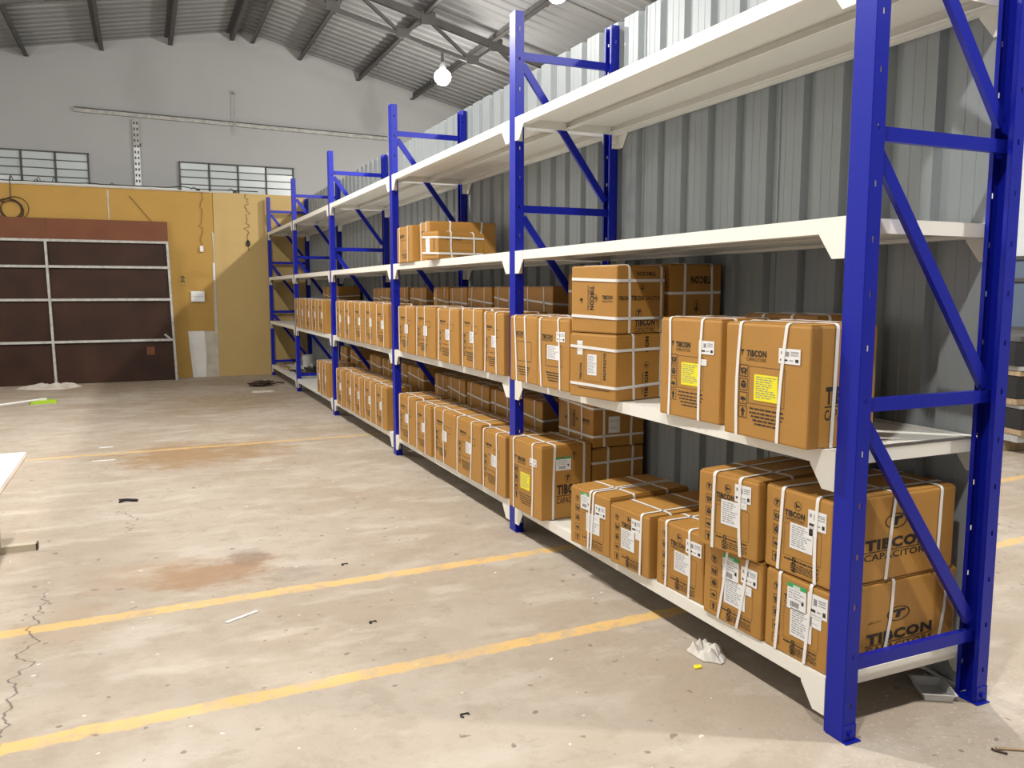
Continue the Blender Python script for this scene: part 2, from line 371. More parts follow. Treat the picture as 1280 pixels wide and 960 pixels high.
# ---------------------------------------------------------------- RACK
YS = [0, 2.4, 4.8, 7.21, 9.57, 11.96]; HS = [.174, .883, 1.578, 2.286]; DEP = .640; HP = 2.835
W0, W1 = -.018, .056                      # post width about its grid line
rack = thing('pallet_rack', 'long blue and cream steel shelving run along the grey sheet wall, loaded with cartons', 'shelving', (0, 0, 0))
def post_mesh(sign):
    mb = MB(); w0, w1, d = W0, W1, .050
    mb.add([(0,w0,0),(0,w1,0),(0,w1,HP),(0,w0,HP)], [(0,1,2,3)])
    for w in (w0, w1):
        z = 0.0; ca, cb = .021, .029; lip = .014 if w == w0 else -.014
        zs = [0]+[q for k in range(18) for q in (.10+.155*k, .117+.155*k)]+[HP]
        for i in range(len(zs)-1):
            a, b = zs[i], zs[i+1]
            if i % 2 == 0: mb.add([(0,w,a),(d,w,a),(d,w,b),(0,w,b)], [(0,1,2,3)])
            else:
                mb.add([(0,w,a),(ca,w,a),(ca,w,b),(0,w,b)], [(0,1,2,3)]); mb.add([(cb,w,a),(d,w,a),(d,w,b),(cb,w,b)], [(0,1,2,3)])
        mb.add([(d,w,0),(d,w+lip,0),(d,w+lip,HP),(d,w,HP)], [(0,1,2,3)])
    mb.v = [(x*sign, y, z) for x, y, z in mb.v]
    return mb.mesh('post', M['blue'])
pF, pB = post_mesh(1), post_mesh(-1)
def foot_mesh(sign):
    mb = MB(); mb.box(.0 if sign > 0 else -.060, .060 if sign > 0 else .0, W0-.016, W1-.004, 0, .004)
    mb.box(*((.0, .05) if sign > 0 else (-.05, 0)), W0-.004, W0-.001, 0, .055)
    x = .025*sign; mb.box(x-.008, x+.008, W0-.012, W0-.003, .02, .032); mb.box(x-.008, x+.008, .01, .026, .004, .016)
    return mb.mesh('foot_plate', M['blue'])
fF, fB = foot_mesh(1), foot_mesh(-1)
hor = MB(); hor.box(.035, DEP-.035, .010, .030, -.020, .020); hor = hor.mesh('brace', M['blue'])
dia = MB(); dia.bar((.060, .020, -.045), (DEP-.060, .020, -.745), .018, .040, up=(0, 0, 1)); dia = dia.mesh('diagonal_brace', M['blue'])
for n, y in enumerate(YS):
    for x, pm, fm in ((0, pF, fF), (DEP, pB, fB)):
        o = link('post', pm, rack, (x, y, .004)); md = o.modifiers.new('sheet', 'SOLIDIFY'); md.thickness = .0025; md.offset = 0
        link('foot_plate', fm, o, (0, 0, -.004))
    for z in (.225, 1.025, 1.808, 2.618): link('brace', hor, rack, (0, y, z))
    for z in (2.618, 1.808, 1.025): link('diagonal_brace', dia, rack, (0, y, z))
def beam_mesh(L, sign):
    """front beam with gusset ends, y from 0 to L, face plane x=0, top z=0"""
    mb = MB(); d = .040*sign
    x0, x1 = min(0, d), max(0, d)
    mb.box(x0, x1, .004, L-.004, -.047, 0)
    for e in (0, 1):
        f = (lambda y: y) if e == 0 else (lambda y: L-y)
        p = [(f(0), 0), (f(.100), 0), (f(.100), -.052), (f(.048), -.122), (f(0), -.122)]
        if e == 1: p = p[::-1]
        t0, t1 = sorted((-.003*sign, .002*sign)); mb.prism(p, t0, t1, 'x')
        ya, yb = sorted((f(0), f(.004))); mb.box(x0, x1, ya, yb, -.122, 0)
        xm = .025*sign; yq = sorted((f(.004), f(.010)))
        mb.box(xm-.008, xm+.008, yq[0], yq[1], -.095, -.080)
    return mb
def panel_mesh(L, w):
    mb = MB(); t = .002
    mb.box(0, w, 0, L, -t, 0); mb.box(0, t, 0, L, -.034, 0); mb.box(w-t, w, 0, L, -.034, 0)
    mb.box(t, .018, 0, L, -.034, -.032); mb.box(w-.018, w-t, 0, L, -.034, -.032)
    for y in (0, L-t): mb.box(0, w, y, y+t, -.034, 0)
    return mb
for b in range(5):
    ya, yb = YS[b]+W1+.001, YS[b+1]+W0-.001; L = yb-ya
    bf = beam_mesh(L, 1).mesh('shelf_beam', M['cream']); br = beam_mesh(L, -1).mesh('shelf_beam', M['cream'])
    pw = (DEP-.084)/2; pm = panel_mesh(L-.012, pw-.002).mesh('shelf_panel', M['cream'])
    for h in HS:
        link('shelf_beam', bf, rack, (0, ya, h)); link('shelf_beam', br, rack, (DEP, ya, h))
        for k in range(2): link('shelf_panel', pm, rack, (.042+k*pw, ya+.006, h-.002))
        for e, yy in ((0, ya+.002), (1, yb-.014)):
            mb = MB(); mb.box(.042, DEP-.042, yy, yy+.004, h-.046, h-.004) if e == 0 else mb.box(.042, DEP-.042, yy+.008, yy+.012, h-.046, h-.004)
            build(mb, 'end_rail', M['cream'], rack)

# ---------------------------------------------------------------- printed matter (flat ink on the cartons)
_tc = {}
def text_geo(s, bold=.03):
    if (s, bold) in _tc: return _tc[(s, bold)]
    cu = bpy.data.curves.new('t', 'FONT'); cu.body = s; cu.size = 1; cu.offset = bold; cu.resolution_u = 2; cu.space_character = 1.0+bold*2.2
    o = bpy.data.objects.new('t', cu); COL.objects.link(o)
    dg = bpy.context.evaluated_depsgraph_get(); me = o.evaluated_get(dg).to_mesh()
    vs = [(v.co.x, v.co.y) for v in me.vertices]; fs = [tuple(p.vertices) for p in me.polygons]
    x0 = min(v[0] for v in vs); x1 = max(v[0] for v in vs); y0 = min(v[1] for v in vs); y1 = max(v[1] for v in vs)
    vs = [((x-x0)/(x1-x0)-.5, (y-y0)/(y1-y0)-.5) for x, y in vs]
    bpy.data.objects.remove(o); bpy.data.curves.remove(cu)
    _tc[(s, bold)] = (vs, fs); return vs, fs
class Ink(MB):
    """2-D drawing in a unit square (u right, v up)"""
    asp = 1.0
    def poly(s, pts, mat='ink', h=0): s.add([(0, u, v) if False else (u, v, h) for u, v in pts], [tuple(range(len(pts)))], M[mat])
    def rect(s, u0, u1, v0, v1, mat='ink', h=0): s.poly([(u0,v0),(u1,v0),(u1,v1),(u0,v1)], mat, h)
    def line(s, a, b, w, mat='ink'):
        dx, dy = b[0]-a[0], b[1]-a[1]; L = math.hypot(dx, dy); nx, ny = -dy/L*w/2, dx/L*w/2
        s.poly([(a[0]-nx,a[1]-ny),(b[0]-nx,b[1]-ny),(b[0]+nx,b[1]+ny),(a[0]+nx,a[1]+ny)], mat)
    def frame(s, u0, u1, v0, v1, w, mat='ink'):
        s.rect(u0,u1,v0,v0+w,mat); s.rect(u0,u1,v1-w,v1,mat); s.rect(u0,u0+w,v0+w,v1-w,mat); s.rect(u1-w,u1,v0+w,v1-w,mat)
    def dashes(s, u0, u1, v0, v1, w, n=16):
        for i in range(n):
            a, b = i/n, (i+.62)/n
            s.rect(u0+(u1-u0)*a, u0+(u1-u0)*b, v0, v0+w); s.rect(u0+(u1-u0)*a, u0+(u1-u0)*b, v1-w, v1)
            s.rect(u0, u0+w, v0+(v1-v0)*a, v0+(v1-v0)*b); s.rect(u1-w, u1, v0+(v1-v0)*a, v0+(v1-v0)*b)
    def ring(s, c, r, w, n=20, mat='ink', ax=1):
        for i in range(n):
            a, b = 2*math.pi*i/n, 2*math.pi*(i+1)/n
            P = lambda t, q: (c[0]+q*math.cos(t)*ax, c[1]+q*math.sin(t))
            s.poly([P(a,r-w),P(a,r),P(b,r),P(b,r-w)][::-1], mat)
    def text(s, t, c, w, h, rot=0, bold=.03, mat='ink', skew=0):
        vs, fs = text_geo(t, bold); ca, sa = math.cos(rot), math.sin(rot); out = []
        for x, y in vs:
            X, Y = x*w+skew*y*h, y*h; out.append((c[0]+X*ca-Y*sa, c[1]+X*sa+Y*ca, 0))
        s.add(out, fs, M[mat])
    def logo(s, c, r, rot=0):
        s.ring(c, r, r*.11, 24); s.text('T', c, r*1.05, r*1.15, rot, .08, skew=.15)
    def brand(s, c, w, rot=0, cap=True):
        s.text('TIBCON', c, w, w*.25, rot, .055)
        if cap:
            d = w*.27; cx, cy = c[0]+math.sin(rot)*d, c[1]-math.cos(rot)*d
            a = (c[0]+math.sin(rot)*w*.155-math.cos(rot)*w*.52, c[1]-math.cos(rot)*w*.155-math.sin(rot)*w*.52)
            b = (a[0]+math.cos(rot)*w*1.04, a[1]+math.sin(rot)*w*1.04); s.line(a, b, w*.018)
            s.text('CAPACITORS', (cx, cy), w*1.02, w*.15, rot, .012)
    def para(s, u0, u1, v0, v1, n, seed=0, center=False, mat='ink', fill=.42):
        r = random.Random(seed)
        for i in range(n):
            v = v1-(v1-v0)*(i+.5)/n; h = (v1-v0)/n*fill; a = u0; e = u1
            if center: k = (u1-u0)*.10*i/max(1, n-1)*1.6; a, e = u0+k, u1-k
            while a < e-.01:
                w = r.uniform(.015, .07); b = min(a+w, e); s.rect(a, b, v-h/2, v+h/2, mat); a = b+.010
    def icons(s, u, v0, v1, sz):
        n = 4
        for i in range(n):
            cv = v1-(v1-v0)*(i+.5)/n; q = sz/2; s.frame(u-q, u+q, cv-q, cv+q, sz*.05)
            if i == 0:   # globe held in two hands
                s.ring((u, cv+q*.05), q*.45, q*.2, 10); s.line((u-q*.65, cv+q*.4), (u-q*.3, cv-q*.7), q*.28); s.line((u+q*.65, cv+q*.4), (u+q*.3, cv-q*.7), q*.28)
            elif i == 1: # cube
                s.poly([(u-q*.6,cv+q*.3),(u-q*.05,cv+q*.05),(u-q*.05,cv-q*.7),(u-q*.6,cv-q*.4)]); s.poly([(u+q*.6,cv+q*.3),(u+q*.6,cv-q*.4),(u+q*.05,cv-q*.7),(u+q*.05,cv+q*.05)])
                s.poly([(u-q*.55,cv+q*.42),(u,cv+q*.18),(u+q*.55,cv+q*.42),(u,cv+q*.7)])
            elif i == 2: # stacking mark
                s.poly([(u-q*.7,cv-q*.35),(u+q*.7,cv-q*.35),(u+q*.45,cv+q*.1),(u-q*.25,cv+q*.25),(u-q*.6,cv)]); s.rect(u-q*.08, u+q*.08, cv-q*.7, cv-q*.3)
            else:
                s.rect(u-q*.22, u+q*.22, cv-q*.75, cv+q*.1); s.poly([(u-q*.6,cv+q*.05),(u+q*.6,cv+q*.05),(u,cv+q*.75)])
def ink_front_a():
    k = Ink(); k.text('T', (.22, .735), .035, .04, 0, .05); k.line((.20, .76), (.245, .76), .008)
    k.text('TIBCON', (.395, .735), .24, .058, 0, .045); k.text('CAPACITORS', (.395, .683), .24, .030, 0, 0)
    k.dashes(.31, .74, .30, .625, .005, 18); k.icons(.245, .16, .64, .105)
    k.text('TIBCON ELECTRONICS LTD', (.53, .262), .42, .026, 0, .01) if False else k.para(.33, .74, .245, .275, 1, 5)
    k.para(.33, .74, .115, .24, 4, 3, True); return k.mesh('print')
def ink_front_b():
    k = Ink(); k.logo((.18, .80), .05); k.icons(.19, .06, .72, .115)
    k.text('TIBCON', (.46, .72), .30, .075, 0, .045); k.text('CAPACITORS', (.46, .655), .29, .036, 0, 0)
    k.logo((.50, .83), .055, math.pi/2); k.dashes(.31, .86, .215, .60, .005, 20)
    k.para(.32, .84, .155, .20, 1, 8); k.para(.42, .84, .05, .15, 4, 9)
    k.text('CON', (.47, .13), .18, .06, -math.pi/2, .045); return k.mesh('print')
def ink_side_big():
    k = Ink(); k.logo((.50, .68), .09); k.brand((.52, .43), .52); return k.mesh('print')
def ink_side_low():
    k = Ink(); k.logo((.53, .56), .09); k.brand((.55, .31), .52); k.line((.30, .50), (.40, .52), .005); k.line((.30, .50), (.33, .53), .005); return k.mesh('print')
def ink_side_tall():       # upright carton, near side
    k = Ink(); k.logo((.52, .55), .06); k.brand((.58, .40), .55); k.logo((.64, .85), .05); k.line((.64, .9), (.64, .78), .01)
    k.text('CON', (.64, .14), .16, .05, math.pi/2, .045); k.para(.50, .62, .68, .71, 1, 4); return k.mesh('print')
def ink_side_e():
    k = Ink(); k.brand((.54, .43), .58); return k.mesh('print')
def ink_lie_front():       # carton on its side: print runs up the face
    k = Ink(); k.text('TIBCON', (.47, .52), .36, .085, -math.pi/2, .045); k.text('CAPACITORS', (.39, .52), .36, .045, -math.pi/2, 0)
    k.logo((.54, .52), .055, -math.pi/2); k.text('TIBCON', (.80, .53), .22, .06, 0, .045); k.text('CAPACITORS', (.80, .47), .22, .03, 0, 0)
    k.poly([(.20,.48),(.26,.48),(.26,.51),(.20,.51)]); k.poly([(.23,.44),(.25,.44),(.25,.52),(.23,.52)]); return k.mesh('print')
def ink_lie_front2():
    k = Ink(); k.dashes(.32, .70, .26, .76, .005, 16); k.text('TIBCON', (.25, .40), .26, .05, math.pi/2, .045)
    k.para(.74, .80, .30, .72, 16, 3, fill=.6); k.para(.20, .88, .13, .16, 1, 12); return k.mesh('print')
def ink_lie_side():
    k = Ink(); k.text('TIBCON', (.14, .52), .20, .06, 0, .045); k.text('TIBCON', (.42, .52), .26, .075, 0, .045); k.text('CAPACITORS', (.75, .52), .34, .06, 0, .01)
    k.logo((.45, .30), .065); k.logo((.52, .68), .05, math.pi); k.brand((.58, .16), .42); k.text('TIBCON', (.60, .88), .40, .06, math.pi, .045); return k.mesh('print')
def ink_lie_side2():
    k = Ink(); k.text('TIBCON', (.62, .22), .40, .08, math.pi/2, .045); k.logo((.62, .52), .05, math.pi/2); k.text('CON', (.62, .84), .24, .08, math.pi/2, .045); k.text('CAPACITORS', (.54, .24), .34, .04, math.pi/2, 0); return k.mesh('print')
def ink_plain():
    k = Ink(); k.text('TIBCON', (.33, .74), .34, .06, 0, .045); k.text('CAPACITORS', (.33, .69), .34, .035, 0, 0); k.para(.3, .75, .1, .25, 4, 2, True); k.frame(.28, .80, .32, .62, .006); return k.mesh('print')
def ink_far():             # rows further away: narrow print left, box outline at right
    k = Ink(); k.text('TIBCON', (.30, .76), .26, .045, 0, .045); k.para(.20, .40, .70, .72, 1, 4)
    k.frame(.27, .64, .34, .60, .006); k.frame(.52, .78, .60, .72, .006); k.icons(.17, .18, .60, .085); k.para(.24, .62, .12, .28, 5, 6, True); return k.mesh('print')
INK = {n: f() for n, f in dict(fa=ink_front_a, fb=ink_front_b, big=ink_side_big, low=ink_side_low, tall=ink_side_tall, se=ink_side_e,
       lf=ink_lie_front, lf2=ink_lie_front2, ls=ink_lie_side, ls2=ink_lie_side2, plain=ink_plain, far=ink_far).items()}
def sheet(mat, seed, lines=9, bar=False, head=None, small=False):
    k = Ink(); k.rect(0, 1, 0, 1, mat); r = random.Random(seed)
    k2 = Ink()
    hi = .03
    def rc(u0, u1, v0, v1, m): k.add([(u0,v0,hi),(u1,v0,hi),(u1,v1,hi),(u0,v1,hi)], [(0,1,2,3)], M[m])
    if head: rc(0, 1, .84, 1, head); rc(.3, .68, .80, .95, 'paper')
    if small:
        rc(.08, .42, .18, .30, 'ink'); rc(.78, .92, .14, .34, 'ink'); rc(.10, .20, .62, .80, 'greyink'); rc(.32, .48, .5, .8, 'greyink') if seed % 2 else None
        for v in (.78, .68, .56): rc(.56, .92, v, v+.04, 'greyink')
        rc(.50, .68, .22, .27, 'greyink')
    else:
        v1 = .78 if head else .93; vb = .38 if bar else .08
        for i in range(lines):
            v = v1-(v1-vb)*(i+.5)/lines; a = .08; e = r.uniform(.6, .94)
            while a < e: w = r.uniform(.06, .22); rc(a, min(a+w, e), v, v+.028, 'greyink'); a += w+.04
        if bar:
            a = .2
            while a < .62: w = r.uniform(.012, .035); rc(a, a+w, .12, .32, 'ink'); a += w+r.uniform(.015, .03)
            rc(.76, .88, .30, .42, 'ink')
    return k.mesh('paper_label')
SHEET = dict(white=sheet('paper', 1, 10), yellow=sheet('yellow', 2, 10), small=sheet('paper', 3, small=True), green=sheet('paper', 4, 4, True, 'green'), mini=sheet('paper', 6, 2))
LABELNAME = dict(white='white printed label', yellow='yellow printed label', small='small white sticker', green='white barcode label with green header', mini='tiny white sticker')

# ---------------------------------------------------------------- cartons
def ribbon(mb, path, nrm, wid, w, t=.0016):
    """flat strap along path; nrm outward normals, wid width directions"""
    vs = []; n = len(path)
    for p, a, b in zip(path, nrm, wid):
        p, a, b = Vector(p), Vector(a).normalized(), Vector(b).normalized()
        vs += [p+b*w/2, p-b*w/2, p-b*w/2+a*t, p+b*w/2+a*t]
    fs = []
    for i in range(n-1):
        for k in range(4): fs.append((i*4+k, (i+1)*4+k, (i+1)*4+(k+1)%4, i*4+(k+1)%4))
    fs += [(0,1,2,3), tuple((n-1)*4+k for k in (3,2,1,0))]
    mb.add(vs, fs)
def carton(label, F, N, h, d, z, group, front='far', near=None, straps='V', lab=(), nlab=(), su=(.20, .72), sn=(.25, .78), sk=0., ink_w=1., seed=None, flaps=True, loose=False):
    """F, N: ground points of the far and the near end of the front face"""
    r = random.Random(seed if seed is not None else label); F, N = Vector((*F, 0)), Vector((*N, 0))
    e = (F-N); w = e.length; e.normalize(); th = math.atan2(-e.x, e.y); ax = Vector((e.y, -e.x, 0))
    c = N+ax*d/2+e*w/2
    t = thing('carton', label, 'box', (c.x, c.y, z), th, group)
    # body: subdivided, softly bulged, chamfered
    bm = bmesh.new(); bmesh.ops.create_cube(bm, size=1)
    ft = .004 if flaps else 0
    for v in bm.verts: v.co = Vector((v.co.x*d, v.co.y*w, (v.co.z+.5)*(h-ft)))
    bmesh.ops.bevel(bm, geom=list(bm.edges), offset=.007, segments=2, affect='EDGES', profile=.6)
    bmesh.ops.subdivide_edges(bm, edges=[q for q in bm.edges if q.calc_length() > .1], cuts=2, use_grid_fill=True)
    so = Vector((r.uniform(0, 50),)*3)
    for v in bm.verts:
        p = v.co; inside = (abs(p.x)/(d/2) < .95)+(abs(p.y)/(w/2) < .95)
        nv = noise.noise_vector(p*4+so)
        v.co += Vector((-math.copysign(abs(nv.x)*.003, p.x), -math.copysign(abs(nv.y)*.003, p.y), -abs(nv.z)*.003 if p.z > h*.9 else 0))
    me = bpy.data.meshes.new('carton_body'); bm.to_mesh(me); bm.free(); me.materials.append(M['card'])
    me.polygons.foreach_set('use_smooth', [False]*len(me.polygons)); link('body', me, t)
    if flaps:
        for s in (-1, 1):
            mb = MB(); a, b = sorted((s*.0015, s*(d/2-.006))); z0 = h-ft-.001
            # flap with a slightly lifted free edge at the seam
            lift = r.uniform(0, .002)
            vs = [(a, -w/2+.006, z0), (b, -w/2+.006, z0), (b, w/2-.006, z0), (a, w/2-.006, z0)]
            top = [(x, y, h-.0005+(lift if abs(x) < .01 else 0)) for x, y, _ in vs]
            mb.add(vs+top, [(0,3,2,1),(4,5,6,7),(0,1,5,4),(1,2,6,5),(2,3,7,6),(3,0,4,7)]); build(mb, 'flap', M['card'], t)
    # straps
    o = .0012; sw = .0125
    def vloop(axis, u0, u1, bow):
        """over the top; axis 'x': across front and back, axis 'y': across the ends"""
        mb = MB(); A = d/2 if axis == 'x' else w/2; B = w if axis == 'x' else d; P, Nn, Wd = [], [], []
        cr = .012
        def put(a, zz, na, nz, q):
            u = u0+(u1-u0)*(1-zz/h)+bow*math.sin(math.pi*min(1, max(0, zz/h)))
            side = (u-.5)*B
            if axis == 'x': P.append((a, -side, zz)); Nn.append((na, 0, nz)); Wd.append((0, 1, 0))
            else: P.append((side, a, zz)); Nn.append((0, na, nz)); Wd.append((1, 0, 0))
        for s in (-1, 1):
            seq = []
            for zz in (.002, h*.25, h*.5, h*.75, h-cr): seq.append((s*(A+o), zz, s, 0, 0))
            for k in (30, 60): kk = math.radians(k); seq.append((s*(A+o-cr+cr*math.cos(kk)), h+o-cr+cr*math.sin(kk), s*math.cos(kk), math.sin(kk), 0))
            seq.append((s*(A-cr), h+o+.0008, 0, 1, 0))
            if s == 1: seq = seq[::-1]
            for q in seq: put(*q)
        ribbon(mb, P, Nn, Wd, sw); build(mb, 'strap', M['strap'], t)
    def hloop(v0, v1, ph):
        mb = MB(); P, Nn, Wd = [], [], []; cr = .012; cx, cy = d/2, w/2
        cs = [(-cx, -cy, 180), (cx, -cy, 270), (cx, cy, 0), (-cx, cy, 90)]
        for i, (X, Y, a0) in enumerate(cs):
            for k in (0, 30, 60, 90):
                a = math.radians(a0+k); X0, Y0 = X-math.copysign(cr, X), Y-math.copysign(cr, Y)
                vv = v0 if i in (0, 3) else v1
                if i == 1: vv = v1
                P.append((X0+(cr+o)*math.cos(a), Y0+(cr+o)*math.sin(a), h*(vv+(ph if i == 3 else 0)))); Nn.append((math.cos(a), math.sin(a), 0)); Wd.append((0, 0, 1))
        P.append(P[0]); Nn.append(Nn[0]); Wd.append(Wd[0]); ribbon(mb, P, Nn, Wd, sw); build(mb, 'strap', M['strap'], t)
    j = lambda q: q+r.uniform(-.025, .025)
    if 'V' in straps:
        for u in su: vloop('x', j(u)+sk*.5, j(u)-sk*.5, r.uniform(-.025, .025))
    if 'Y' in straps:
        for u in sn: vloop('y', j(u), j(u)-sk*.6, r.uniform(-.02, .02))
    if 'H' in straps:
        for v, ph in ((.79, .04), (.22, .015)): hloop(j(v)-.01, j(v)-.01, ph+r.uniform(-.02, .03))
    # prints and labels; front face looks to -x, near face to -y
    RF = Matrix(((0,0,-1),(-1,0,0),(0,1,0))).to_euler(); RN = Matrix(((1,0,0),(0,0,-1),(0,1,0))).to_euler()
    if front: link('print', INK[front], t, (-d/2-.0004, w/2, 0), RF, (w, h, .001))['kind'] = 'stuff'
    if near: link('print', INK[near], t, (-d/2, -w/2-.0004, 0), RN, (d, h, .001))['kind'] = 'stuff'
    for k, (u0, u1, v0, v1, *rot) in lab:
        child(link('paper_label', SHEET[k], t, (-d/2-.0009, w/2-u0*w, v0*h), RF, ((u1-u0)*w, (v1-v0)*h, .02)), LABELNAME[k])
    for k, (u0, u1, v0, v1) in nlab:
        child(link('paper_label', SHEET[k], t, (-d/2+u0*d, -w/2-.0009, v0*h), RN, ((u1-u0)*d, (v1-v0)*h, .02)), LABELNAME[k])
    return t
Z1, Z2, Z3 = [q+.0012 for q in HS[:3]]
Y_LAB = ('yellow', (.38, .66, .335, .56)); S_LAB = ('small', (.66, .90, .675, .80))
g0 = 'cartons in the nearest bay'
# bottom shelf, nearest bay (far to near)
carton('tall carton with a yellow label standing against the second post on the bottom shelf', (-.057, 2.344), (-.042, 1.962), .392, .30, Z1, g0, 'fa', 'tall', 'VY',
       (Y_LAB, ('small', (.66, .86, .70, .80))), (('green', (.28, .58, .66, .84)),), su=(.17, .72), sn=(.25, .83))
carton('low carton with two loose straps and a green-topped label, left of its row', (-.057, 1.616), (-.027, 1.308), .275, .46, Z1, g0, 'fb', None, 'VY',
       (('white', (.42, .76, .30, .62)), ('small', (.64, .90, .62, .82)), ('green', (.27, .52, .66, .94))), su=(.50, .56), sn=(.30, .7), sk=.06)
carton('low carton second from the left on the bottom shelf, strap right of its label', (-.037, 1.287), (-.016, 1.011), .263, .48, Z1, g0, 'fb', None, 'VY',
       (('white', (.30, .64, .32, .66)), ('small', (.56, .82, .66, .88)), ('mini', (.66, .78, .56, .66))), su=(.80,), sn=(.22, .7))
carton('low carton third from the left, just left of the two-high stack', (.003, .985), (.013, .690), .270, .50, Z1, g0, 'fb', None, 'VY',
       (('white', (.40, .74, .32, .62)), ('small', (.64, .96, .66, .86))), su=(.20, .70), sn=(.22, .7))
carton('scuffed carton with green-topped label, lower left of the two-high stack', (-.012, .654), (-.008, .345), .268, .55, Z1, g0, 'fb', None, 'VY',
       (('white', (.38, .74, .28, .62)), ('green', (.34, .62, .60, .94)), ('small', (.66, .92, .66, .88)), ('mini', (.70, .84, .52, .64))), su=(.36, .68), sn=(.25, .75), sk=.12)
carton('bottom carton with a green-topped label right beside the nearest post, below another', (.0, .335), (.006, .062), .270, .58, Z1, g0, 'fb', 'low', 'VY',
       (('white', (.42, .76, .28, .62)), ('green', (.36, .66, .60, .92)), ('small', (.68, .98, .64, .90)), ('mini', (.72, .90, .50, .66))), su=(.22, .70), sn=(.10, .48, .90), sk=.08)
carton('carton lying on the scuffed one, upper left of the two-high stack', (-.060, .634), (-.020, .362), .276, .55, Z1+.2725, g0, 'fb', None, 'VY',
       (('white', (.40, .72, .36, .68)), ('small', (.62, .88, .70, .92)), ('mini', (.70, .82, .62, .74))), su=(.26, .72), sn=(.3, .8))
carton('upper carton of the stack beside the nearest post, big print on its end', (.0, .350), (.004, .062), .278, .548, Z1+.2745, g0, 'fb', 'big', 'VY',
       (('white', (.40, .74, .32, .62)), ('small', (.66, .92, .62, .84)), ('mini', (.68, .80, .54, .66))), su=(.26, .80), sn=(.46, .87), sk=.03)
carton('dim carton at the bottom of the back stack behind the tall yellow-labelled one', (.268, 2.375), (.27, 1.99), .352, .325, Z1, g0, 'plain', None, 'HY', su=(.3, .7), sn=(.33, .8))
carton('dim carton with a torn white label on top of the back stack', (.268, 2.375), (.272, 1.99), .262, .325, Z1+.3565, g0, 'lf', None, 'VHY', (), (('mini', (.30, .52, .28, .62)),), su=(.3, .7), sn=(.2, .75))
# second shelf, nearest bay
carton('pinkish upright carton overhanging the second post on the second shelf', (-.073, 2.288), (-.057, 1.991), .348, .28, Z2, g0, 'plain', None, 'VY', (), su=(.22, .62), sn=(.3, .7), sk=-.08)
carton('upright carton with a white label just left of the two-high pair', (-.069, 1.968), (-.053, 1.652), .345, .28, Z2, g0, 'plain', None, 'VY', (('white', (.34, .70, .42, .62)), ('small', (.62, .88, .68, .82))), su=(.14, .70), sn=(.3, .7), sk=-.04)
carton('carton with banded sides, lower of the two-high pair on the second shelf', (-.092, 1.571), (-.028, 1.273), .290, .30, Z2, g0, 'lf2', 'ls2', 'HY', (('white', (.40, .60, .36, .68)), ('mini', (.17, .29, .66, .88))), su=(), sn=(.35, .92))
carton('carton with sideways maker name, upper of the two-high pair on the second shelf', (-.090, 1.566), (-.026, 1.276), .294, .295, Z2+.2935, g0, 'lf', 'ls', 'HY', (), su=(), sn=(.25, .90), flaps=False)
carton('shadowed tall carton directly behind the two-high pair', (.275, 1.66), (.300, 1.36), .600, .31, Z2, g0, None, 'ls', 'HY', sn=(.3, .78))
carton('shadowed carton behind the upright pair, left of the two-high pair', (.315, 2.36), (.315, 1.99), .575, .28, Z2, g0, 'plain', None, 'VHY', su=(.35, .8))
carton('tall carton with a yellow label, left of the front pair beside the nearest post', (-.029, .940), (-.014, .590), .377, .28, Z2, g0, 'fa', None, 'VY',
       (Y_LAB, ('small', (.66, .90, .66, .79)), ('mini', (.70, .79, .55, .61))), su=(.18, .70), sn=(.25, .78))
carton('tall carton with a yellow label immediately behind the nearest post', (-.083, .478), (-.072, .103), .377, .28, Z2, g0, 'fa', 'se', 'VY',
       (Y_LAB, S_LAB), su=(.19, .72), sn=(.36, .87), sk=.06)
carton('carton in the shadow behind the front pair of yellow-labelled cartons', (.28, .83), (.282, .44), .390, .24, Z2, g0, None, None, 'VY', su=(.3, .7))
# regular rows
ORD = ['first', 'second', 'third', 'fourth', 'fifth', 'sixth', 'seventh', 'eighth']
def row(ys, x, z, h, d, shelf, bay, front=True):
    rr = random.Random(shelf+bay+str(front)); ys = sorted(ys)
    g = ('front row' if front else 'back row')+' cartons, '+shelf+' of the '+bay
    for i, (a, b) in enumerate(ys):
        dx = rr.uniform(-.008, .008); dh = rr.uniform(-.006, .006)
        pos = ORD[i] if i < len(ys)-1 or len(ys) == 1 else 'last'
        if front:
            lab = [('white', (.42, .62, .43, .62))]
            carton('%s carton from the near post, front row, %s of the %s' % (pos, shelf, bay), (x+dx, b), (x+dx+rr.uniform(-.005, .005), a), h+dh, d, z, g, 'far', None, 'VY', lab,
                   su=(.10, .64) if rr.random() < .8 else (.08, .5), sn=(.25, .75), sk=rr.uniform(-.03, .03))
        else:
            carton('%s shadowed carton from the near post, back row, %s of the %s' % (pos, shelf, bay), (x+dx, b), (x+dx, a), h+dh, d, z, g, 'lf' if rr.random() < .4 else None, None, 'VHY' if i % 3 else 'VH', (), su=(.22, .74), sn=(.3, .75))
b1, b2, b3 = 'second bay', 'third bay', 'fourth bay'
row([(4.165, 4.600), (3.771, 4.135), (3.290, 3.755), (2.840, 3.270), (2.466, 2.826)], -.027, Z1, .366, .28, 'bottom shelf', b1)
row([(4.145, 4.585), (3.675, 4.130), (3.185, 3.620), (2.790, 3.150), (2.464, 2.760)], -.030, Z2, .362, .28, 'second shelf', b1)
row([(4.45, 4.76), (4.03, 4.43), (3.56, 3.99), (3.15, 3.54), (2.70, 3.10)], .33, Z1, .505, .28, 'bottom shelf', b1, False)
row([(4.40, 4.76), (3.99, 4.37), (3.49, 3.95), (3.10, 3.46), (2.59, 3.03)], .33, Z2, .507, .28, 'second shelf', b1, False)
